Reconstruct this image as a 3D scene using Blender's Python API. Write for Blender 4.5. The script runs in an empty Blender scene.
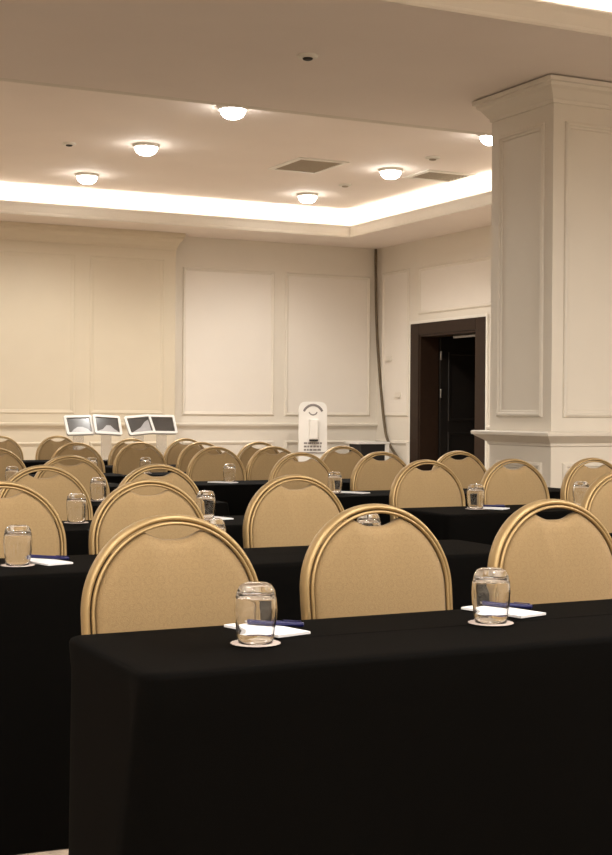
import bpy, bmesh, math, random
from mathutils import Vector, Matrix
PI = math.pi
random.seed(4)
S = bpy.context.scene
COL = S.collection

# ------------------------------------------------------------------ camera, world, exposure
cd = bpy.data.cameras.new('camera'); cam = bpy.data.objects.new('camera', cd); COL.objects.link(cam)
F = Vector((0.44410, 0.89591, -0.01101)); R = Vector((0.89598, -0.44406, 0.00636)); U = R.cross(F)
M = Matrix((R, U, -F)).transposed().to_4x4(); M.translation = (0, 0, 1.21); cam.matrix_world = M
cd.sensor_fit = 'VERTICAL'; cd.sensor_height = 24; cd.lens = 1381.5 * 24 / 855; cd.clip_end = 100; cd.clip_start = 0.05
S.camera = cam
w = bpy.data.worlds.new('world'); S.world = w; w.use_nodes = True
w.node_tree.nodes['Background'].inputs[0].default_value = (1, .9, .78, 1)
w.node_tree.nodes['Background'].inputs[1].default_value = 0.0
S.view_settings.view_transform = 'Standard'; S.view_settings.look = 'None'
S.view_settings.exposure = 0.0; S.view_settings.gamma = 1.0; S.view_settings.use_curve_mapping = False
LAMP_COL = (1.0, .965, .90)
DOWN_STRENGTH = 32.0        # radiance of a downlight lens
BEAM = 140.0                  # downward beam of each of those downlights
COVE_STRENGTH = 16.0         # radiance of the LED strips in the coves
HALL_SPOT = 98.0             # unseen fill spots added over the front rows, without fixtures
TRAY_POINT = 48.0
HALL_GRID = [(x, y) for x in (-3.0, -.4, 2.2, 4.8, 7.4) for y in (-1.4, .4, 1.9, 3.1)]
TRAY_GRID_UNSEEN = [(x, y) for x in (2.0, -.9, -3.6) for y in (11.5, 13.6, 15.65)]
def hall_spot(x, y, z, p, ang=150):
    l = bpy.data.lights.new('unseen_fill_spot', 'SPOT'); l.energy = p; l.color = LAMP_COL; l.shadow_soft_size = .09; l.spot_size = math.radians(172); l.spot_blend = .35
    o = bpy.data.objects.new('unseen_fill_spot', l); o.location = (x, y, z); COL.objects.link(o)
for x, y in HALL_GRID: hall_spot(x, y, 3.84, HALL_SPOT)
for x, y in TRAY_GRID_UNSEEN: hall_spot(x, y, 3.84, TRAY_POINT)  # more unseen fill spots added in the back tray, no fixtures

# ------------------------------------------------------------------ materials
def mat(name, col, rough=.6, metal=0., noise=0, nscale=40, bump=0, bscale=200, emit=0, trans=0, spec=.5, sheen=0, coat=0):
    m = bpy.data.materials.new(name); m.use_nodes = True; nt = m.node_tree; b = nt.nodes['Principled BSDF']
    b.inputs['Base Color'].default_value = (*col, 1); b.inputs['Roughness'].default_value = rough
    b.inputs['Metallic'].default_value = metal; b.inputs['Specular IOR Level'].default_value = spec
    b.inputs['Transmission Weight'].default_value = trans; b.inputs['Sheen Weight'].default_value = sheen
    b.inputs['Coat Weight'].default_value = coat
    tc = nt.nodes.new('ShaderNodeTexCoord')
    if noise:
        n = nt.nodes.new('ShaderNodeTexNoise'); n.inputs['Scale'].default_value = nscale; n.inputs['Detail'].default_value = 5
        nt.links.new(tc.outputs['Object'], n.inputs['Vector'])
        mx = nt.nodes.new('ShaderNodeMix'); mx.data_type = 'RGBA'
        mx.inputs[6].default_value = (*[c * (1 - noise) for c in col], 1); mx.inputs[7].default_value = (*[min(1, c * (1 + noise)) for c in col], 1)
        nt.links.new(n.outputs['Fac'], mx.inputs[0]); nt.links.new(mx.outputs[2], b.inputs['Base Color'])
    if bump:
        n2 = nt.nodes.new('ShaderNodeTexNoise'); n2.inputs['Scale'].default_value = bscale
        nt.links.new(tc.outputs['Object'], n2.inputs['Vector'])
        bp = nt.nodes.new('ShaderNodeBump'); bp.inputs['Strength'].default_value = bump; bp.inputs['Distance'].default_value = .002
        nt.links.new(n2.outputs['Fac'], bp.inputs['Height']); nt.links.new(bp.outputs['Normal'], b.inputs['Normal'])
    if emit:
        b.inputs['Emission Color'].default_value = (*LAMP_COL, 1); b.inputs['Emission Strength'].default_value = emit
    return m
PAINT = mat('cream_wall_paint', (.76, .70, .61), .5, noise=.03, nscale=3)
PAINT_BAY = mat('yellowish_cream_paint', (.67, .585, .45), .5, noise=.03, nscale=3)
INSERT = mat('pale_wall_insert', (.82, .76, .685), .55, noise=.02, nscale=4)
PAINT_COLUMN = mat('cream_column_paint', (.73, .67, .58), .45, noise=.03, nscale=3)
CEIL = mat('ceiling_paint', (.86, .775, .71), .85, noise=.03, nscale=2)
CARPET = mat('brown_patterned_carpet', (.42, .33, .25), .95, noise=.5, nscale=25, bump=.6, bscale=300)
CLOTH = mat('black_tablecloth', (.0019, .0016, .0013), .8, noise=.15, nscale=30, bump=.25, bscale=700, spec=.035)
GOLD = mat('brushed_gold_frame', (.44, .31, .15), .42, metal=.65, noise=.08, nscale=20)
DARKWOOD = mat('dark_wenge_wood', (.026, .0135, .0075), .5, noise=.3, nscale=14, spec=.25)
DARKLEAF = mat('door_leaf_wood', (.012, .009, .007), .5, noise=.2, nscale=10)
WHITE = mat('white_gloss_trim', (.80, .76, .68), .4, noise=.02, nscale=8)
WHITEPL = mat('white_plastic', (.86, .83, .78), .35, noise=.01, nscale=9)
PAPER = mat('white_paper', (.85, .84, .86), .8, noise=.02, nscale=60)
DOILY = mat('paper_doily', (.56, .47, .42), .8, noise=.3, nscale=160)
NAVY = mat('navy_pen_plastic', (.006, .007, .075), .35, noise=.1, nscale=50)
STEEL = mat('brushed_steel', (.5, .48, .45), .3, metal=1, noise=.05, nscale=30)
SCREEN = mat('grey_screen_glass', (.085, .075, .068), .15, noise=.25, nscale=8)
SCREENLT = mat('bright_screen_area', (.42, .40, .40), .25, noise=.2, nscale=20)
PRINT = mat('grey_print', (.25, .22, .21), .6, noise=.2, nscale=40)
BLACK = mat('matte_black', (.012, .01, .009), .6, noise=.2, nscale=20)
GRILLE = mat('grey_grille', (.36, .30, .225), .6, noise=.1, nscale=30)
RUBBER = mat('dark_cable_sheath', (.12, .085, .045), .5, noise=.5, nscale=12)
LENS = mat('lamp_lens', (1, 1, 1), .4, emit=DOWN_STRENGTH)
LED = mat('led_strip', (1, 1, 1), .4, emit=COVE_STRENGTH)
GLASS = mat('clear_glass', (1, 1, 1), .02, trans=1.0); GLASS.node_tree.nodes['Principled BSDF'].inputs['IOR'].default_value = 1.45
ACRYLIC = mat('clear_acrylic', (.96, .94, .93), .12, trans=.8)

def fabric():
    m = mat('gold_beige_fabric', (.53, .385, .215), .85, sheen=.15)
    nt = m.node_tree; b = nt.nodes['Principled BSDF']; N = nt.nodes.new; L = nt.links.new
    tc = N('ShaderNodeTexCoord')
    sp = N('ShaderNodeSeparateXYZ'); L(tc.outputs['Object'], sp.inputs[0])
    cb = N('ShaderNodeCombineXYZ'); L(sp.outputs['X'], cb.inputs['X']); L(sp.outputs['Z'], cb.inputs['Y'])
    sc = N('ShaderNodeVectorMath'); sc.operation = 'SCALE'; sc.inputs['Scale'].default_value = 1 / .029; L(cb.outputs[0], sc.inputs[0])
    fr = N('ShaderNodeVectorMath'); fr.operation = 'FRACTION'; L(sc.outputs[0], fr.inputs[0])
    sb = N('ShaderNodeVectorMath'); sb.operation = 'SUBTRACT'; sb.inputs[1].default_value = (.5, .5, 0); L(fr.outputs[0], sb.inputs[0])
    ln = N('ShaderNodeVectorMath'); ln.operation = 'LENGTH'; L(sb.outputs[0], ln.inputs[0])
    d = N('ShaderNodeMath'); d.operation = 'SUBTRACT'; d.inputs[1].default_value = .34; L(ln.outputs['Value'], d.inputs[0])
    a = N('ShaderNodeMath'); a.operation = 'ABSOLUTE'; L(d.outputs[0], a.inputs[0])
    r = N('ShaderNodeMapRange'); r.inputs['From Min'].default_value = .03; r.inputs['From Max'].default_value = .10
    r.inputs['To Min'].default_value = 1; r.inputs['To Max'].default_value = 0; L(a.outputs[0], r.inputs['Value'])
    no = N('ShaderNodeTexNoise'); no.inputs['Scale'].default_value = 420; L(tc.outputs['Object'], no.inputs['Vector'])
    mu = N('ShaderNodeMath'); mu.operation = 'MULTIPLY'; mu.inputs[1].default_value = .22; L(r.outputs[0], mu.inputs[0])
    mx = N('ShaderNodeMix'); mx.data_type = 'RGBA'; mx.inputs[6].default_value = (.315, .210, .096, 1); mx.inputs[7].default_value = (.24, .152, .066, 1)
    L(mu.outputs[0], mx.inputs[0])
    m2 = N('ShaderNodeMix'); m2.data_type = 'RGBA'; m2.blend_type = 'OVERLAY'; m2.inputs[0].default_value = .25
    L(mx.outputs[2], m2.inputs[6]); L(no.outputs['Fac'], m2.inputs[7]); L(m2.outputs[2], b.inputs['Base Color'])
    bp = N('ShaderNodeBump'); bp.inputs['Strength'].default_value = .3; bp.inputs['Distance'].default_value = .002
    L(no.outputs['Fac'], bp.inputs['Height']); L(bp.outputs['Normal'], b.inputs['Normal'])
    return m
FABRIC = fabric()

# ------------------------------------------------------------------ mesh helpers
def obj(name, bm, m, parent=None, smooth=False, mats=None):
    bmesh.ops.recalc_face_normals(bm, faces=bm.faces)
    me = bpy.data.meshes.new(name); bm.to_mesh(me); bm.free()
    for q in (mats or [m]): me.materials.append(q)
    if smooth:
        for p in me.polygons: p.use_smooth = True
    o = bpy.data.objects.new(name, me); COL.objects.link(o)
    if parent is not None: o.parent = parent
    return o
def struct(name, bm, m, parent=None, smooth=False):
    o = obj(name, bm, m, parent, smooth)
    if parent is None: o['kind'] = 'structure'
    return o
def tag(o, label, cat, group=None):
    o['label'] = label; o['category'] = cat
    if group: o['group'] = group
    return o
def thing(name, label, cat, loc=(0, 0, 0), rz=0, group=None):
    o = bpy.data.objects.new(name, None); COL.objects.link(o); o.empty_display_size = .1
    o.location = loc; o.rotation_euler = (0, 0, rz)
    return tag(o, label, cat, group)
def box(bm, x0, x1, y0, y1, z0, z1, bev=0, mi=0):
    vs = [bm.verts.new((x, y, z)) for x in (x0, x1) for y in (y0, y1) for z in (z0, z1)]
    fs = [bm.faces.new([vs[i] for i in f]) for f in ((0, 1, 3, 2), (4, 6, 7, 5), (0, 4, 5, 1), (2, 3, 7, 6), (0, 2, 6, 4), (1, 5, 7, 3))]
    for f in fs: f.material_index = mi
    if bev:
        es = list({e for f in fs for e in f.edges})
        bmesh.ops.bevel(bm, geom=es, offset=bev, segments=2, affect='EDGES', profile=.5)
    return fs
def B(*a, **k):
    bm = bmesh.new(); box(bm, *a, **k); return bm
def lathe(bm, prof, n=32, c=(0, 0, 0), mi=0, close=False):
    rings = []
    for r, z in prof:
        rings.append([bm.verts.new((c[0] + r * math.cos(2 * PI * i / n), c[1] + r * math.sin(2 * PI * i / n), c[2] + z)) for i in range(n)])
    for a, b in zip(rings, rings[1:]):
        for i in range(n):
            f = bm.faces.new((a[i], a[(i + 1) % n], b[(i + 1) % n], b[i])); f.material_index = mi
    for rg in ((rings[0], rings[-1]) if not close else ()):
        f = bm.faces.new(rg); f.material_index = mi
    if close:
        a, b = rings[-1], rings[0]
        for i in range(n): bm.faces.new((a[i], a[(i + 1) % n], b[(i + 1) % n], b[i]))
def tube(bm, pts, rx, ry=None, n=10, ref=(0, 1, 0), closed=False):
    """sweep an ellipse (rx across, ry along ref) along pts"""
    ry = ry or rx; pts = [Vector(p) for p in pts]; rings = []; ref = Vector(ref); N = len(pts)
    for i, p in enumerate(pts):
        a = pts[(i - 1) % N] if (closed or i > 0) else p; b = pts[(i + 1) % N] if (closed or i < N - 1) else p
        t = (b - a).normalized(); u = t.cross(ref)
        if u.length < 1e-4: u = t.cross(Vector((1, 0, 0)))
        u.normalize(); v = u.cross(t).normalized()
        rings.append([bm.verts.new(p + u * rx * math.cos(2 * PI * k / n) + v * ry * math.sin(2 * PI * k / n)) for k in range(n)])
    for i in range(N if closed else N - 1):
        a, b = rings[i], rings[(i + 1) % N]
        for k in range(n): bm.faces.new((a[k], a[(k + 1) % n], b[(k + 1) % n], b[k]))
    if not closed: bm.faces.new(rings[0]); bm.faces.new(rings[-1])
def plan_sweep(bm, path, prof, closed=False):
    """sweep a (out, z) profile along a plan path; out is to the RIGHT of travel; mitred"""
    path = [Vector((p[0], p[1])) for p in path]; N = len(path); rings = []
    for i, p in enumerate(path):
        def nrm(a, b): d = (b - a).normalized(); return Vector((d.y, -d.x))
        ns = []
        if closed or i > 0: ns.append(nrm(path[(i - 1) % N], p))
        if closed or i < N - 1: ns.append(nrm(p, path[(i + 1) % N]))
        n = ns[0] if len(ns) == 1 else (ns[0] + ns[1]) / (1 + ns[0].dot(ns[1]))
        rings.append([bm.verts.new((p.x + n.x * o, p.y + n.y * o, z)) for o, z in prof])
    K = len(prof)
    for i in range(N if closed else N - 1):
        a, b = rings[i], rings[(i + 1) % N]
        for k in range(K): bm.faces.new((a[k], a[(k + 1) % K], b[(k + 1) % K], b[k]))
    if not closed: bm.faces.new(rings[0]); bm.faces.new(rings[-1])
MOULD = ((0, 0), (.004, .014), (.016, .022), (.026, .022), (.034, .012), (.046, .010), (.052, 0))
LOWMOULD = tuple((a, b * .45) for a, b in MOULD)
def panel_frame(bm, o, ux, n, u0, u1, z0, z1, prof=MOULD):
    """mitred picture-frame moulding on a wall: o origin, ux in-plane horizontal, n out of the wall"""
    o, ux, n = Vector(o), Vector(ux), Vector(n); rings = []
    for cu, cz, su, sz in ((u0, z0, 1, 1), (u1, z0, -1, 1), (u1, z1, -1, -1), (u0, z1, 1, -1)):
        rings.append([bm.verts.new(o + ux * (cu + su * d) + Vector((0, 0, cz + sz * d)) + n * h) for d, h in prof])
    K = len(prof)
    for i in range(4):
        a, b = rings[i], rings[(i + 1) % 4]
        for k in range(K): bm.faces.new((a[k], a[(k + 1) % K], b[(k + 1) % K], b[k]))
def clone(root, loc, label, group=None, rz=None):
    r = root.copy(); COL.objects.link(r); r.location = loc; r['label'] = label
    if rz is not None: r.rotation_euler = (0, 0, rz)
    if group: r['group'] = group
    for ch in list(root.children):
        c = ch.copy(); COL.objects.link(c); c.parent = r
        for g in list(ch.children):
            d = g.copy(); COL.objects.link(d); d.parent = c
    return r

# ------------------------------------------------------------------ room shell
XL, XR, YF, YB = -5.0, 9.81, -3.0, 17.5
ZS, ZT = 3.58, 3.94                      # soffit height, tray height
WT = .25                                 # thickness of the right wall
DY0, DY1, DZ = 14.86, 16.27, 2.28        # door opening
struct('floor', B(XL - .2, 14, YF - .2, YB + .2, -.1, 0), CARPET)
struct('wall_back', B(XL - .2, XR + WT, YB, YB + .2, 0, 4.1), PAINT)
PX, PY = 6.62, 17.3                      # the boxed-out bay of the back wall
bay = struct('wall_bay', B(XL, PX, PY, YB, 0, ZS), PAINT_BAY)
bm = bmesh.new()
box(bm, XR, XR + WT, YF, DY0, 0, 4.1); box(bm, XR, XR + WT, DY1, YB, 0, 4.1); box(bm, XR, XR + WT, DY0, DY1, DZ, 4.1)
wall_right = struct('wall_right', bm, PAINT)
struct('wall_left', B(XL - .2, XL, YF, YB, 0, 4.1), PAINT)
struct('wall_front', B(XL - .2, XR + WT, YF - .2, YF, 0, 4.1), PAINT)
# ceiling: soffit frame with two coffered trays, upper slab
TX0, TX1 = -4.0, 8.81
T1 = (9.84, 16.47); T2 = (-1.8, 6.94); G = .24
struct('ceiling', B(XL, XR, YF, YB, ZT, ZT + .1), CEIL)
bm = bmesh.new(); th = .03
for x0, x1, y0, y1 in ((XL, TX0, YF, YB), (TX1, XR, YF, YB), (TX0, TX1, T1[1], YB), (TX0, TX1, T2[1], T1[0]), (TX0, TX1, YF, T2[0])):
    box(bm, x0, x1, y0, y1, ZS, ZS + th)
soffit = struct('ceiling_soffit', bm, CEIL)
def tray(T, far_only):
    y0, y1 = T
    bm = bmesh.new()
    # risers set back behind the trough
    box(bm, TX0 - G, TX1 + G, y1 + G, y1 + G + .03, ZS + th, ZT)
    box(bm, TX1 + G, TX1 + G + .03, y0 - G, y1 + G, ZS + th, ZT); box(bm, TX0 - G - .03, TX0 - G, y0 - G, y1 + G, ZS + th, ZT)
    box(bm, TX0 - G, TX1 + G, y0 - G - .03, y0 - G, ZS + th, ZT)
    struct('trim_riser', bm, WHITE)
    # lip with a bead along its foot
    bm = bmesh.new()
    plan_sweep(bm, [(TX0, y0), (TX0, y1), (TX1, y1), (TX1, y0)], ((-.03, ZS + .001), (.018, ZS - .012), (.022, ZS + .004), (.018, ZS + .02), (.003, ZS + .026), (0, ZS + .10), (.008, ZS + .135), (0, ZS + .15), (-.03, ZS + .15)), closed=True)
    struct('trim_lip', bm, PAINT)
tray(T1, 1); tray(T2, 1)
def led(name, label, x0, x1, y0, y1):
    tag(obj(name, B(x0, x1, y0, y1, ZS + .05, ZS + .075), LED), label, 'light strip')
led('led_strip', 'glowing white strip light in the ceiling cove along the back wall', TX0, TX1 + .1, T1[1] + .07, T1[1] + .10)
led('led_strip', 'glowing white strip light in the ceiling cove running toward the column', TX1 + .07, TX1 + .10, T1[0], T1[1] + .03)
led('led_strip', 'bright cove light in the top right corner above the column', TX0, TX1 + .1, T2[1] + .07, T2[1] + .10)

# mouldings on the back wall, bay, right wall
RAIL = ((0, .985), (.014, .99), (.02, 1.005), (.045, 1.02), (.05, 1.045), (.04, 1.055), (0, 1.06))
bm = bmesh.new(); bx, bn = (1, 0, 0), (0, -1, 0)
for u0, u1 in ((6.80, 8.17), (8.34, 9.70)):
    panel_frame(bm, (0, YB, 0), bx, bn, u0, u1, 1.16, 3.17); panel_frame(bm, (0, YB, 0), bx, bn, u0, u1, .22, .81)
plan_sweep(bm, [(PX, YB), (XR, YB)], RAIL)
struct('trim_1', bm, PAINT)
bm = bmesh.new()
for u0, u1 in ((6.83, 8.14), (8.37, 9.67)): box(bm, u0, u1, YB - .003, YB, 1.19, 3.14)
struct('panel_insert', bm, INSERT, bpy.data.objects['wall_back'])
bm = bmesh.new(); box(bm, XR - .003, XR, 16.61, 17.29, 1.19, 3.19); box(bm, XR - .003, XR, 14.43, 16.29, 2.59, 3.17)
struct('panel_insert', bm, INSERT, wall_right)
bm = bmesh.new()
us = [-4.9 + 1.0 * 0, -3.35, -1.65, .05, 1.75, 3.45, 5.25]
for u0, u1 in ((-2.1, -.4), (-.22, 1.5), (1.68, 3.38), (3.56, 5.24), (5.44, 6.46)):
    panel_frame(bm, (0, PY, 0), bx, bn, u0, u1, 1.17, 3.22, LOWMOULD); panel_frame(bm, (0, PY, 0), bx, bn, u0, u1, .22, .81)
plan_sweep(bm, [(XL, PY), (PX, PY), (PX, YB)], RAIL)
plan_sweep(bm, [(XL, PY), (PX, PY), (PX, YB)], ((0, 3.36), (.012, 3.365), (.02, 3.40), (.05, 3.46), (.085, 3.50), (.09, 3.53), (.10, 3.535), (.10, 3.578), (0, 3.578)))
struct('trim_2', bm, PAINT_BAY)
bm = bmesh.new(); rx, rn = (0, 1, 0), (-1, 0, 0)
panel_frame(bm, (XR, 0, 0), rx, rn, 16.58, 17.32, 1.16, 3.22); panel_frame(bm, (XR, 0, 0), rx, rn, 16.58, 17.32, .22, .81)
panel_frame(bm, (XR, 0, 0), rx, rn, 14.4, 16.32, 2.56, 3.2)
for u0, u1 in ((12.6, 14.3), (10.7, 12.4), (8.8, 10.5)):
    panel_frame(bm, (XR, 0, 0), rx, rn, u0, u1, 1.16, 3.2); panel_frame(bm, (XR, 0, 0), rx, rn, u0, u1, .22, .81)
plan_sweep(bm, [(XR, YB), (XR, DY1 + .27)], ((0, .80), (.012, .803), (.016, .81), (.012, .82), (0, .822)))
plan_sweep(bm, [(XR, DY0 - .27), (XR, YF)], RAIL)
struct('trim_3', bm, PAINT)
bm = bmesh.new()
plan_sweep(bm, [(XL, PY), (PX, PY), (PX, YB), (XR, YB), (XR, DY1 + .27)], ((0, 0), (.018, 0), (.018, .11), (.008, .14), (0, .14)))
struct('baseboard_back', bm, PAINT)

# door: dark frame, white architrave bead, reveal, open leaf
door = bpy.data.objects.new('door_1', None); COL.objects.link(door); door['kind'] = 'structure'
bm = bmesh.new(); cw = .22; ch = .155
for y0, y1, z0, z1 in ((DY1, DY1 + cw, 0, DZ + ch), (DY0 - cw, DY0, 0, DZ + ch), (DY0, DY1, DZ, DZ + ch)):
    box(bm, XR - .035, XR, y0, y1, z0, z1, bev=.006)
box(bm, XR - .02, XR + WT + .02, DY1 - .03, DY1, 0, DZ); box(bm, XR - .02, XR + WT + .02, DY0, DY0 + .03, 0, DZ); box(bm, XR - .02, XR + WT + .02, DY0 + .03, DY1 - .03, DZ - .03, DZ)
struct('door_frame', bm, DARKWOOD, door)
bm = bmesh.new()
for y0, y1, z0, z1 in ((DY1 + cw, DY1 + cw + .035, 0, DZ + ch + .035), (DY0 - cw - .035, DY0 - cw, 0, DZ + ch + .035), (DY0 - cw, DY1 + cw, DZ + ch, DZ + ch + .035)):
    box(bm, XR - .03, XR, y0, y1, z0, z1, bev=.004)
struct('architrave', bm, WHITE, door)
bm = bmesh.new(); hx = XR + WT + .03
box(bm, hx, hx + .84, DY1 - .075, DY1 - .03, .01, DZ - .04)
for z0, z1 in ((.15, .95), (1.1, 2.05)):
    panel_frame(bm, (hx, DY1 - .075, 0), (1, 0, 0), (0, -1, 0), .12, .72, z0, z1, ((0, 0), (.006, .01), (.03, .01), (.04, 0)))
leaf = struct('door_leaf', bm, DARKLEAF, door)
for z in (2.0, 1.48, .3):
    bm = bmesh.new(); lathe(bm, ((.012, -.06), (.014, -.055), (.014, .055), (.012, .06)), 12, (hx - .004, DY1 - .085, z)); obj('hinge', bm, STEEL, leaf)
bm = bmesh.new(); box(bm, XR + .20, XR + .25, DY0 + .12, DY1 - .5, DZ - .065, DZ - .032, bev=.006); obj('lintel_light_bar', bm, STEEL, door)  # pale bar added to stand in for the lit underside of the lintel
bm = bmesh.new()
box(bm, XR + WT, 13, 18.2, 18.3, 0, 3.2); box(bm, 13, 13.1, 12, 18.3, 0, 3.2); box(bm, XR + WT, 13, 12, 12.1, 0, 3.2); box(bm, XR + WT, 13.1, 12, 18.3, 3.2, 3.3)
struct('wall_corridor', bm, DARKWOOD)

# column with cornice, ledge and panels
CX0, CX1, CY0, CY1 = 5.893, 7.75, 7.985, 8.755
column = struct('wall_column', B(CX0, CX1, CY0, CY1, 0, ZS), PAINT_COLUMN)
loop = [(CX0, CY0), (CX0, CY1), (CX1, CY1), (CX1, CY0)]
# loop runs clockwise seen from above, so the right of travel points inwards: reverse it
loop = loop[::-1]
bm = bmesh.new()
plan_sweep(bm, loop, ((0, 3.405), (.010, 3.408), (.014, 3.43), (.022, 3.438), (.03, 3.45), (.062, 3.495), (.085, 3.512), (.09, 3.535), (.108, 3.54), (.112, 3.568), (0, 3.568)), closed=True)
struct('cornice', bm, PAINT_COLUMN, column)
bm = bmesh.new()
plan_sweep(bm, loop, ((0, .975), (.012, .98), (.016, 1.0), (.05, 1.022), (.085, 1.045), (.09, 1.052), (.102, 1.054), (.104, 1.075), (.098, 1.082), (0, 1.085)), closed=True)
struct('ledge', bm, PAINT_COLUMN, column)
bm = bmesh.new()
for z0, z1 in ((1.185, 3.285), (.22, .862)):
    panel_frame(bm, (0, CY0, 0), (1, 0, 0), (0, -1, 0), 5.99, CX1 - .1, z0, z1)
    panel_frame(bm, (CX0, 0, 0), (0, 1, 0), (-1, 0, 0), 8.085, 8.655, z0, z1)
struct('panel_moulding', bm, PAINT_COLUMN, column)
bm = bmesh.new(); plan_sweep(bm, loop, ((0, 0), (.018, 0), (.018, .11), (.008, .14), (0, .14)), closed=True); struct('plinth', bm, PAINT_COLUMN, column)

# ------------------------------------------------------------------ ceiling fixtures
def downlight(x, y, label):
    t = thing('ceiling_downlight', label, 'ceiling light', (x * .99, y * .987, ZT), 0, 'round downlights in the ceiling tray')
    bm = bmesh.new(); lathe(bm, ((.116, 0), (.136, 0), (.135, -.022), (.124, -.034), (.116, -.032)), 32, close=True); obj('trim_ring', bm, WHITE, t)
    bm = bmesh.new(); lathe(bm, ((.114, -.001), (.115, -.030), (.110, -.058), (.094, -.084), (.062, -.104), (.020, -.112)), 32); obj('lens', bm, LENS, t, True)  # lens drawn down into a dome to give the shape of the lamp's bloom
    l = bpy.data.lights.new('downlight_beam', 'SPOT'); l.energy = BEAM; l.color = LAMP_COL; l.spot_size = math.radians(150); l.spot_blend = .6; l.shadow_soft_size = .08
    o = bpy.data.objects.new('downlight_beam', l); o.location = (0, 0, -.17); o.parent = t; COL.objects.link(o)
for x, y, l in ((4.95, 11.55, 'round glowing downlight nearest the camera, left of the ceiling tray edge'),
                (4.86, 13.61, 'round glowing downlight, middle of the left row of three in the ceiling'),
                (4.86, 15.64, 'round glowing downlight at the far left, just in front of the back cove'),
                (7.77, 15.72, 'round glowing downlight nearest the corner of the lit cove'),
                (7.80, 13.66, 'round glowing downlight between the two ceiling vents'),
                (7.69, 11.46, 'round glowing downlight partly hidden against the top of the column')):
    downlight(x, y, l)
def vent(x0, x1, y0, y1, label, n, m):
    t = thing('ceiling_vent', label, 'vent', ((x0 + x1) / 2, (y0 + y1) / 2, ZT)); a, b = (x1 - x0) / 2, (y1 - y0) / 2
    bm = bmesh.new(); plan_sweep(bm, [(-a, -b), (a, -b), (a, b), (-a, b)], ((0, 0), (0, -.012), (-.05, -.018), (-.055, 0)), closed=True); obj('frame', bm, WHITE, t)
    bm = bmesh.new(); box(bm, -a + .05, a - .05, -b + .05, b - .05, -.004, -.001); obj('backing', bm, m, t)
    bm = bmesh.new()
    for i in range(n):
        y = -b + .06 + (2 * b - .12) * (i + .5) / n
        vs = [bm.verts.new(p) for p in ((-a + .05, y - .012, -.004), (a - .05, y - .012, -.004), (a - .05, y + .010, -.013), (-a + .05, y + .010, -.013), (-a + .05, y + .013, -.012), (a - .05, y + .013, -.012), (a - .05, y - .008, -.004), (-a + .05, y - .008, -.004))]
        bm.faces.new(vs[:4]); bm.faces.new(vs[4:]); bm.faces.new((vs[3], vs[2], vs[5], vs[4]))
    obj('louvres', bm, GRILLE, t)
vent(6.49, 7.10, 13.30, 14.10, 'large square grey air grille in the ceiling above the back wall', 14, GRILLE)
vent(8.10, 8.73, 13.30, 13.86, 'smaller square air vent with dark opening, beside the cove near the column', 6, BLACK)
def detector(x, y, z, r, label, m=GRILLE):
    t = thing('ceiling_detector', label, 'detector', (x, y, z))
    bm = bmesh.new(); lathe(bm, ((r, 0), (r, -.012), (r * .8, -.02)), 24); obj('base', bm, WHITE, t)
    bm = bmesh.new(); lathe(bm, ((r * .5, -.021), (r * .45, -.030), (r * .3, -.034)), 20); obj('sensor', bm, m, t)
detector(4.09, 13.73, ZT, .07, 'small round ceiling detector left of the downlights', BLACK)
detector(7.76, 14.64, ZT, .08, 'small round ceiling detector between the corner downlight and the vents')
detector(7.76, 12.65, ZT, .08, 'small round ceiling detector between the middle downlight and the column')
detector(4.08, 8.24, ZS, .07, 'small round detector alone on the plain ceiling at the top of the picture', BLACK)

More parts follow.
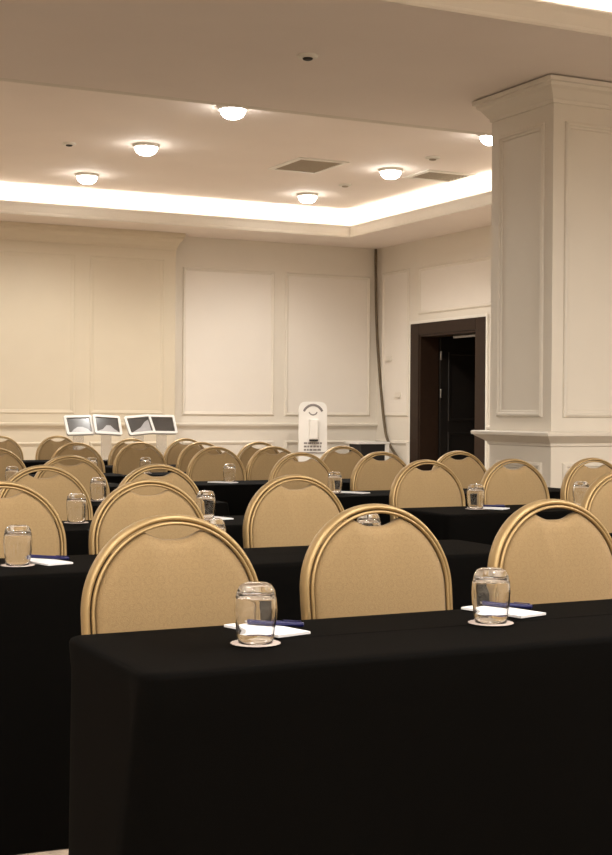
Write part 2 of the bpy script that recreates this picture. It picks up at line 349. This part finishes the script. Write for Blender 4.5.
# ------------------------------------------------------------------ tables and cloths
TH = .75
def banquet_table(x0, x1, y0, y1, label):
    t = thing('folding_table', label, 'table', ((x0 + x1) / 2, (y0 + y1) / 2, 0)); a, b = (x1 - x0) / 2 - .012, (y1 - y0) / 2 - .012
    obj('tabletop', B(-a, a, -b, b, TH - .035, TH - .007, bev=.004), DARKWOOD, t)
    for sx in (-1, 1):
        for sy in (-1, 1):
            bm = bmesh.new(); tube(bm, [(sx * (a - .14), sy * (b - .06), TH - .035), (sx * (a - .12), sy * (b - .05), 0)], .014, ref=(0, 1, 0)); obj('leg', bm, STEEL, t)
def tablecloth(x0, x1, y0, y1, label, seed):
    rnd = random.Random(seed); bm = bmesh.new(); cx, cy = (x0 + x1) / 2, (y0 + y1) / 2; a, b = (x1 - x0) / 2, (y1 - y0) / 2; r = .03
    # perimeter of a rounded rectangle, counter-clockwise from the front left corner
    P = []
    def seg(p, q, side):
        n = max(2, int((Vector(q) - Vector(p)).length / .03))
        for i in range(n): P.append((p[0] + (q[0] - p[0]) * i / n, p[1] + (q[1] - p[1]) * i / n, side))
    def arc(cxx, cyy, a0, side):
        for i in range(4):
            t = a0 + PI / 2 * i / 4; P.append((cxx + r * math.cos(t), cyy + r * math.sin(t), side))
    seg((-a + r, -b), (a - r, -b), 'front'); arc(a - r, -b + r, -PI / 2, 'front')
    seg((a, -b + r), (a, b - r), 'end'); arc(a - r, b - r, 0, 'end')
    seg((a - r, b), (-a + r, b), 'back'); arc(-a + r, b - r, PI / 2, 'end')
    seg((-a, b - r), (-a, -b + r), 'end'); arc(-a + r, -b + r, PI, 'front')
    N = len(P); ph = [rnd.uniform(0, 6.28) for _ in range(4)]
    rings = []
    levels = [('in', .35), ('in', .12), ('in', .03), ('e', 0.0), ('e', .5), ('e', 1.0), ('d', .06), ('d', .14), ('d', .26), ('d', .4), ('d', .55), ('d', .66), ('d', .735)]
    for kind, v in levels:
        ring = []
        s = 0
        for i, (px, py, side) in enumerate(P):
            s = i * .03
            # outward direction
            qx = max(-a + r, min(a - r, px)); qy = max(-b + r, min(b - r, py)); n = Vector((px - qx, py - qy)); n = n.normalized() if n.length else Vector((0, -1))
            if kind == 'in':
                k = min(v, b * .9) ; x = max(-a + k, min(a - k, px)) ; y = max(-b + k, min(b - k, py)); z = TH + .0015 * math.sin(9 * x + ph[0]) * .5
            elif kind == 'e':
                ang = v * PI / 2; o = .012 * math.sin(ang); x = px + n.x * (o - .004); y = py + n.y * (o - .004); z = TH - .012 * (1 - math.cos(ang))
            else:
                d = v if side != 'back' else v * .30
                amp = .034 * (d / .735) ** 1.1 * (1 if side != 'back' else .3)
                f = math.sin(s * 11 + ph[1]) * .5 + math.sin(s * 5.3 + ph[2]) * .5 + math.sin(s * 23 + ph[3]) * .2
                o = (.008 + (.085 if side == 'front' else .016) * (d / .735) + amp * (.35 + .45 * f)) * (1 if side != 'end' else .25) 
                x = px + n.x * o; y = py + n.y * o; z = TH - .012 - d + (.0 if side == 'back' else .0)
            ring.append(bm.verts.new((cx + x, cy + y, z)))
        rings.append(ring)
    for A, Bq in zip(rings, rings[1:]):
        for i in range(N): bm.faces.new((A[i], A[(i + 1) % N], Bq[(i + 1) % N], Bq[i]))
    bm.faces.new(rings[0])
    bmesh.ops.remove_doubles(bm, verts=bm.verts, dist=.0004)
    return tag(obj('tablecloth', bm, CLOTH, smooth=True), label, 'tablecloth', 'black tablecloths on the rows of tables')
TABLES = [  # x0, x1, back edge, where
    (.822, 2.665, 2.744, 'front row, closest to the camera'),
    (.90, 2.73, 4.27, 'second row, on the left behind the front table'),
    (3.40, 5.23, 4.27, 'second row on the right, hidden behind the front right chair'),
    (.93, 2.76, 5.62, 'third row, left of the aisle'),
    (3.36, 5.19, 5.78, 'third row, right of the aisle in front of the column'),
    (.93, 2.76, 6.92, 'fourth row, left of the aisle'),
    (3.38, 5.21, 7.15, 'fourth row, right of the aisle, seen left of the column'),
    (1.00, 2.83, 8.50, 'fifth row, at the left edge of the picture'),
    (3.25, 5.08, 8.50, 'fifth row in the middle, with one tumbler showing on it'),
    (1.44, 3.27, 9.85, 'sixth row on the left, beyond the tumblers'),
    (3.44, 5.27, 9.85, 'sixth row in the middle, behind three overlapping chairs'),
    (3.60, 5.43, 11.25, 'seventh row, in front of the back wall'),
    (3.05, 4.88, 12.65, 'last row, with the tilted white displays standing on it'),
]
for i, (x0, x1, yb, where) in enumerate(TABLES):
    banquet_table(x0, x1, yb - .473, yb, 'folding table in the ' + where)
    tablecloth(x0, x1, yb - .473, yb, 'black tablecloth in the ' + where, i)

# ------------------------------------------------------------------ chairs
ZC, RC = .752, .2112
TILT = math.tan(math.radians(7))
def back_pt(x, z, dy=0): return (x, (z - .45) * TILT + dy, z)
def outline(off, n=48, notch=False, zlow=.45):
    """points of the oval back from low right up over the top to low left, inset by off"""
    pts = []
    for i in range(9):
        z = zlow + (ZC - zlow) * i / 9; k = (ZC - z) / (ZC - .45)
        pts.append((RC - off - .020 * k * k, z))
    for i in range(n + 1):
        t = PI * i / n; r = RC - off
        th_ = t - PI / 2
        if notch and abs(th_) < .37: r -= .033 * (1 - abs(th_ / .37) ** 2.7)
        pts.append((r * math.cos(t), ZC + r * math.sin(t)))
    for i in range(8, -1, -1):
        z = zlow + (ZC - zlow) * i / 9; k = (ZC - z) / (ZC - .45)
        pts.append((-(RC - off - .020 * k * k), z))
    return pts
def make_chair(label):
    t = thing('banquet_chair', label, 'chair', (0, 0, 0), 0, 'gold framed banquet chairs')
    bm = bmesh.new(); tube(bm, [back_pt(x, z, .004) for x, z in outline(0)], .0088, .023, 12, ref=(0, 1, 0)); obj('back_frame', bm, GOLD, t, True)
    bm = bmesh.new(); tube(bm, [back_pt(x, z, -.016) for x, z in outline(.0115)], .0042, .008, 8, ref=(0, 1, 0)); obj('inner_rim', bm, GOLD, t, True)
    # upholstered pad with the hand hole notch
    bm = bmesh.new(); O = outline(.0160, 90, True, .465); zc = .68; layers = []
    prof = [(1.0, .004), (1.0, -.010), (.985, -.017), (.955, -.022), (.85, -.028), (.6, -.036), (.3, -.040)]
    back = [(1.0, .004), (.985, .014), (.93, .018), (.6, .020), (.3, .020)]
    def ring(s, dy): return [bm.verts.new(back_pt(x * s, zc + (z - zc) * s, dy)) for x, z in O]
    rf = [ring(*p) for p in prof]; rb = [ring(*p) for p in back[1:]]; N = len(O)
    def strip(a, b):
        for i in range(N): bm.faces.new((a[i], a[(i + 1) % N], b[(i + 1) % N], b[i]))
    for a, b in zip(rf, rf[1:]): strip(a, b)
    strip(rf[0], rb[0])
    for a, b in zip(rb, rb[1:]): strip(a, b)
    bm.faces.new(rf[-1]); bm.faces.new(rb[-1])
    obj('backrest', bm, FABRIC, t, True)
    # seat cushion
    bm = bmesh.new(); SO = []
    for i in range(40):
        a = 2 * PI * i / 40; c, s = math.cos(a), math.sin(a); e = .35
        SO.append((.205 * math.copysign(abs(c) ** e, c), -.205 + .20 * math.copysign(abs(s) ** e, s)))
    rr = []
    for s, z in ((.6, .425), (.97, .425), (1.0, .44), (1.0, .468), (.97, .482), (.85, .492), (.5, .498)):
        rr.append([bm.verts.new((x * s, -.205 + (y + .205) * s, z)) for x, y in SO])
    for a, b in zip(rr, rr[1:]):
        for i in range(40): bm.faces.new((a[i], a[(i + 1) % 40], b[(i + 1) % 40], b[i]))
    bm.faces.new(rr[0]); bm.faces.new(rr[-1]); obj('seat', bm, FABRIC, t, True)
    bm = bmesh.new(); tube(bm, [(-.185, .0, .43), (-.19, -.39, .415), (.19, -.39, .415), (.185, .0, .43)], .011, n=8, ref=(0, 0, 1), closed=True); obj('seat_frame', bm, GOLD, t)
    for sx in (-1, 1):
        bm = bmesh.new(); tube(bm, [(sx * .1835, .004, .452), (sx * .185, .012, .3), (sx * .19, .075, 0)], .0115, .013, 10, ref=(0, 1, 0)); obj('leg', bm, GOLD, t, True)
        bm = bmesh.new(); tube(bm, [(sx * .19, -.385, .415), (sx * .192, -.39, .2), (sx * .195, -.395, 0)], .011, n=10, ref=(0, 1, 0)); obj('leg', bm, GOLD, t, True)
    return t
CHAIRS = [
    (1.143, 2.99, 'left chair of the front row, behind the tumbler on the front table'),
    (1.765, 3.14, 'second front-row chair, with a tumbler seen through its hand hole'),
    (2.335, 3.14, 'front-row chair cut by the right picture edge'),
    (1.150, 4.62, 'second-row chair cut by the left picture edge, behind a tumbler and pen'),
    (1.660, 4.58, 'second-row chair directly behind the left front-row chair'),
    (2.310, 4.74, 'second-row chair standing alone between two front-row chairs'),
    (3.740, 4.57, 'second-row chair barely showing at the right picture edge'),
    (1.650, 5.90, 'third-row chair at the left, tumbler before its right side'),
    (2.180, 5.90, 'third-row chair mostly hidden, rim just above the second-row chair'),
    (3.70, 6.06, 'third-row chair left of the tumbler near the dark doorway'),
    (4.235, 6.06, 'third-row chair right of the tumbler near the column edge'),
    (4.765, 6.06, 'third-row chair before the column front, tumbler before it'),
    (2.165, 7.22, 'fourth-row chair at the left, half covered by a third-row chair'),
    (3.655, 7.43, 'fourth-row chair peeping over the lone second-row chair'),
    (4.21, 7.43, 'fourth-row chair below the hanging cable in the room corner'),
    (4.775, 7.43, 'fourth-row chair right in front of the dark doorway'),
    (2.140, 8.78, 'fifth-row chair at the left picture edge behind a tumbler'),
    (3.665, 8.78, 'fifth-row chair with a tumbler before it, foremost of three overlapping'),
    (4.105, 8.78, 'fifth-row chair, nearer of the pair left of the white stand'),
    (4.655, 8.78, 'fifth-row chair to the right of the white stand'),
    (3.095, 10.15, 'sixth-row chair below the two left displays'),
    (3.600, 10.15, 'sixth-row chair below the two right displays, tumbler before it'),
    (4.115, 10.15, 'sixth-row chair, middle of three overlapping'),
    (4.615, 10.15, 'sixth-row chair, farther of the pair left of the white stand'),
    (4.020, 11.55, 'seventh-row chair rimming out behind the chair below the right displays'),
    (4.530, 11.55, 'seventh-row chair, farthest of three overlapping'),
    (3.205, 12.95, 'last-row chair at the left picture edge before the back wall'),
    (3.76, 12.95, 'last-row chair just left of the first white display'),
]
chair0 = None
for x, y, l in CHAIRS:
    loc = (x, y - .045, 0); l = 'beige ' + l
    if chair0 is None:
        chair0 = make_chair(l); chair0.location = loc
    else: clone(chair0, loc, l)

# ------------------------------------------------------------------ tumblers, coasters, notepads, pens
ZT0 = TH + .0025
def make_tumbler(label):
    outer = [(.0292, 0), (.0305, .001), (.0332, .018), (.0362, .040), (.0371, .058), (.0358, .076), (.0328, .090), (.0280, .0985), (.0200, .1025)]
    inner = [(.0280, .0), (.0296, .010), (.0335, .040), (.0343, .058), (.0332, .074), (.0300, .083), (.022, .086)]
    bm = bmesh.new(); n = 40; rings = []
    for r, z in inner[::-1] + outer:
        rings.append([bm.verts.new((r * math.cos(2 * PI * i / n), r * math.sin(2 * PI * i / n), z)) for i in range(n)])
    for a, b in zip(rings, rings[1:]):
        for i in range(n): bm.faces.new((a[i], a[(i + 1) % n], b[(i + 1) % n], b[i]))
    bm.faces.new(rings[0]); bm.faces.new(rings[-1])
    # facets cut round the thick base
    for i in range(n):
        for k in (-3, -2):
            v = rings[k][i]; f = 1 - .035 * (i % 4 in (0, 1)); v.co.x *= f; v.co.y *= f
    bm.transform(Matrix.Scale(1.15, 4)); o = obj('tumbler', bm, GLASS, smooth=True)
    return tag(o, label, 'glass', 'upturned tumblers on the tables')
def make_coaster(label):
    bm = bmesh.new(); n = 48
    for r_, z_ in ((0, 0),):
        lathe(bm, ((.0425, 0), (.044, .0005), (.044, .0012), (.0425, .0016)), n)
    for v in bm.verts:
        a = math.atan2(v.co.y, v.co.x); f = 1 + .02 * math.cos(24 * a); v.co.x *= f; v.co.y *= f
    bm.transform(Matrix.Diagonal((1.12, 1.12, 1, 1)))
    return tag(obj('coaster', bm, DOILY), label, 'coaster', 'round paper coasters under the tumblers')
GLASSES = [
    (1.125, 2.488, 'on the front table before its left chair'),
    (1.703, 2.520, 'on the front table to the right, between two chairs'),
    (1.050, 4.030, 'on the second-row table at the left edge'),
    (2.260, 4.080, 'seen through a front-row chair\'s hand hole'),
    (1.680, 4.050, 'peeping above the left front-row chair\'s right shoulder'),
    (1.670, 5.480, 'on the third-row table at the left, before a chair side'),
    (2.240, 5.480, 'in the third row, right of a second-row chair'),
    (3.665, 5.560, 'between two third-row chairs near the column'),
    (4.320, 5.600, 'before the third-row chair at the column front'),
    (2.180, 6.780, 'on the fourth-row table at the left'),
    (3.640, 6.970, 'in the fourth row above the lone second-row chair'),
    (2.120, 8.280, 'at the left picture edge, fifth row'),
    (3.550, 8.280, 'on the fifth-row table edge in the middle'),
    (3.460, 9.640, 'before the sixth-row chair below the right displays'),
    (3.050, 9.640, 'before the sixth-row chair below the left displays'),
]
g0 = c0 = None
for x, y, l in GLASSES:
    cl, gl = 'paper coaster under the tumbler ' + l, 'clear upturned tumbler ' + l
    if g0 is None:
        c0 = make_coaster(cl); g0 = make_tumbler(gl); c0.location = (x, y, ZT0); g0.location = (x, y, ZT0 + .0017)
    else:
        clone(c0, (x, y, ZT0), cl); clone(g0, (x, y, ZT0 + .0017), gl)
def make_pad(label):
    t = thing('notepad', label, 'notepad', (0, 0, 0), 0, 'white notepads on the tables')
    obj('sheets', B(-.09, .09, -.043, .043, 0, .005), PAPER, t)
    obj('glued_edge', B(-.0925, -.0898, -.0432, .0432, -.0002, .0052), WHITEPL, t)
    return t
def make_pen(label):
    t = thing('pen', label, 'pen', (0, 0, 0), 0, 'navy pens on the notepads')
    bm = bmesh.new(); tube(bm, [(-.064, 0, .0052), (-.055, 0, .0052), (.05, 0, .0052), (.07, 0, .0052)], .0052, n=10, ref=(0, 0, 1)); obj('barrel', bm, NAVY, t, True)
    bm = bmesh.new(); tube(bm, [(-.075, 0, .0052), (-.064, 0, .0052)], .0022, n=8, ref=(0, 0, 1)); obj('tip', bm, STEEL, t, True)
    bm = bmesh.new(); box(bm, .025, .064, -.0015, .0015, .0112, .0127); box(bm, .060, .065, -.0015, .0015, .0052, .0127); obj('clip', bm, NAVY, t)
    return t
PADS = [
    (1.213, 2.625, -76, 'behind the left tumbler on the front table', (1.24, 2.655, -48)),
    (1.822, 2.645, -76, 'behind the right tumbler on the front table', (1.855, 2.69, -60)),
    (1.145, 4.080, -74, 'beside the tumbler on the second-row table at the left', (1.170, 4.12, -50)),
    (2.275, 5.480, -78, 'on the third-row table beside a second-row chair', None),
    (3.740, 5.560, -60, 'beside the tumbler between the two third-row chairs', (3.77, 5.59, -40)),
    (3.735, 6.930, -60, 'beside the tumbler on the fourth-row table', None),
    (3.480, 8.220, -60, 'behind the tumbler on the fifth-row table', None),
]
p0 = n0 = None
for x, y, a, l, pen in PADS:
    loc = (x, y, ZT0); rz = math.radians(a); pl = 'white paper notepad ' + l
    if p0 is None: p0 = make_pad(pl); p0.location = loc; p0.rotation_euler = (0, 0, rz)
    else: clone(p0, loc, pl, rz=rz)
    if pen:
        loc = (pen[0], pen[1], ZT0 + .0052); rz = math.radians(pen[2]); pl = 'navy pen on the notepad ' + l
        if n0 is None: n0 = make_pen(pl); n0.location = loc; n0.rotation_euler = (0, 0, rz)
        else: clone(n0, loc, pl, rz=rz)

# ------------------------------------------------------------------ things by the back wall
def rounded(bm, w, h, r, y0, y1, n=6, inner=None, mi=0):
    def lp(w, h, r, y):
        out = []
        for cx, cz, a0 in ((w / 2 - r, h / 2 - r, 0), (-w / 2 + r, h / 2 - r, PI / 2), (-w / 2 + r, -h / 2 + r, PI), (w / 2 - r, -h / 2 + r, 1.5 * PI)):
            for i in range(n + 1):
                a = a0 + PI / 2 * i / n; out.append(bm.verts.new((cx + r * math.cos(a), y, cz + r * math.sin(a))))
        return out
    A, Bb = lp(w, h, r, y0), lp(w, h, r, y1); K = len(A)
    for i in range(K): bm.faces.new((A[i], A[(i + 1) % K], Bb[(i + 1) % K], Bb[i]))
    if inner:
        C, D = lp(*inner, y0), lp(*inner, y1)
        for i in range(K):
            bm.faces.new((C[i], C[(i + 1) % K], D[(i + 1) % K], D[i]))
            bm.faces.new((A[i], A[(i + 1) % K], C[(i + 1) % K], C[i])); bm.faces.new((Bb[i], Bb[(i + 1) % K], D[(i + 1) % K], D[i]))
    else: bm.faces.new(A); bm.faces.new(Bb)
DISP = [(3.80, 12.40, 1.075, 0, 1.5, 'mound', 'leftmost of the four on the back table'),
        (4.065, 12.38, 1.078, 3, -4, 'peak', 'second from the left of the four'),
        (4.39, 12.40, 1.078, 0, 6, 'slope', 'third from the left of the four, overlapping the last'),
        (4.635, 12.44, 1.083, 0, -1, None, 'rightmost of the four, nearest the lit wall panel')]
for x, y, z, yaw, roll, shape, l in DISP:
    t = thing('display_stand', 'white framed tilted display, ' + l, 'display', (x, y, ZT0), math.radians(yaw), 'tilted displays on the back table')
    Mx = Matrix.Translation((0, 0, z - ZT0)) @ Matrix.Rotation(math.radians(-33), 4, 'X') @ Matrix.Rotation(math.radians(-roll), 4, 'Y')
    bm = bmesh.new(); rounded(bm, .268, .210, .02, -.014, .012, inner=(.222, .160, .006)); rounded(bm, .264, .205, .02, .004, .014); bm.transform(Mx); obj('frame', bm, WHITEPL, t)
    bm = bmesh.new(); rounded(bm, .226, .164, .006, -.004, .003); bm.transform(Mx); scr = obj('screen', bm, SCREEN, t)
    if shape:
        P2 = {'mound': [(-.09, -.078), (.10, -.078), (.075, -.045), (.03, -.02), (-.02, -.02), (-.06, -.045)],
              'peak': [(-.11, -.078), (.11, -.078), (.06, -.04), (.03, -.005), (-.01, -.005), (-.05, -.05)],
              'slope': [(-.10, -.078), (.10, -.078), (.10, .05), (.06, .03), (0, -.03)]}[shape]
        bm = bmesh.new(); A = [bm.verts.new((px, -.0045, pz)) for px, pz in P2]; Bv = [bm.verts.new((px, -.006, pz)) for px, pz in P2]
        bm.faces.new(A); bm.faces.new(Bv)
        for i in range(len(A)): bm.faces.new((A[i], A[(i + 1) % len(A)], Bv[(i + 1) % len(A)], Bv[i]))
        bm.transform(Mx); obj('pale_patch', bm, SCREENLT, scr)  # flat paler polygon laid on the screen face
    bm = bmesh.new(); box(bm, -.05, .05, .02, .028, .006, z - ZT0 - .02); obj('stem', bm, ACRYLIC, t)
    bm = bmesh.new(); box(bm, -.09, .09, -.06, .10, 0, .006, bev=.002); obj('base', bm, ACRYLIC, t)

# white arched sanitiser stand
t = thing('sanitizer_stand', 'white arched floor stand with a hand sanitiser dispenser against the back wall', 'stand', (8.455, 16.85, 0), math.radians(-14))
bm = bmesh.new(); rounded(bm, .395, 1.33, .10, -.012, .012, n=8); bm.transform(Matrix.Translation((0, 0, .69))); obj('board', bm, WHITEPL, t)
obj('base', B(-.22, .22, -.16, .16, 0, .025, bev=.006), WHITEPL, t)
bm = bmesh.new(); tube(bm, [(.145 * math.sin(a), -.015, 1.15 + .16 * math.cos(a)) for a in [math.radians(-62 + 124 * i / 14) for i in range(15)]], .016, .003, 6, ref=(0, 1, 0)); obj('printed_arch', bm, PRINT, t)
bm = bmesh.new(); tube(bm, [(.06 * math.sin(a), -.015, 1.235 - .06 * math.cos(a)) for a in [math.radians(-70 + 140 * i / 10) for i in range(11)]], .008, .003, 6, ref=(0, 1, 0)); obj('printed_smile', bm, PRINT, t)
bm = bmesh.new(); box(bm, -.06, .06, -.10, -.012, .84, 1.12, bev=.015); d = obj('dispenser', bm, WHITEPL, t)
bm = bmesh.new(); box(bm, -.055, .055, -.095, -.03, .815, .842, bev=.004); obj('nozzle', bm, BLACK, d)
bm = bmesh.new(); rr = random.Random(2)
for z in (.79, .745, .70):
    x = -.125
    while x < .11:
        wd = rr.uniform(.015, .05); box(bm, x, min(x + wd, .125), -.0155, -.0125, z - .014, z + .012); x += wd + .01
obj('printed_lines', bm, PRINT, t)
obj('tray', B(-.18, .18, -.03, -.012, .655, .668), PRINT, t)

# low cabinet in the corner
t = thing('corner_cabinet', 'low black cabinet with a white top in the corner below the hanging cable', 'cabinet', (9.33, 16.90, 0))
obj('body', B(-.19, .19, -.17, .17, .04, .775, bev=.004), BLACK, t)
obj('top', B(-.25, .255, -.2, .2, .775, .805, bev=.004), WHITEPL, t)
obj('side_panel', B(.19, .25, -.19, .19, 0, .775, bev=.004), WHITEPL, t)
obj('plinth', B(-.17, .18, -.15, .15, 0, .04), BLACK, t)

# hanging cable
cv = bpy.data.curves.new('hanging_cable', 'CURVE'); cv.dimensions = '3D'; cv.bevel_depth = .02; cv.bevel_resolution = 3
sp = cv.splines.new('NURBS'); pts = [(9.74, 17.42, 3.57), (9.745, 17.42, 2.9), (9.76, 17.40, 2.3), (9.77, 17.36, 1.9), (9.775, 17.28, 1.4), (9.775, 17.18, .95), (9.775, 17.08, .78), (9.775, 16.85, .60), (9.77, 16.5, .40), (9.76, 16.2, .15), (9.74, 16.1, .03)]
sp.points.add(len(pts) - 1)
for p, q in zip(sp.points, pts): p.co = (*q, 1)
sp.use_endpoint_u = True; sp.order_u = 3
me = bpy.data.objects.new('tmp', cv); COL.objects.link(me); dg = bpy.context.evaluated_depsgraph_get()
mesh = bpy.data.meshes.new_from_object(me.evaluated_get(dg)); bpy.data.objects.remove(me)
mesh.materials.clear(); mesh.materials.append(RUBBER)
o = bpy.data.objects.new('hanging_cable', mesh); COL.objects.link(o); tag(o, 'brown cable hanging down the corner from the ceiling to the floor', 'cable')

# switch plates beside the door
for y, z, l in ((17.13, 1.99, 'upper small white wall plate beside the hanging cable'), (16.87, 1.47, 'lower small white wall plate between cable and door')):
    t = thing('wall_plate', l, 'wall plate', (XR, y, z))
    obj('plate', B(-.012, 0, -.085, .085, -.03, .03, bev=.003), PAINT, t)
    obj('lower_lip', B(-.03, -.0, -.085, .085, -.04, -.031), PAINT, t)
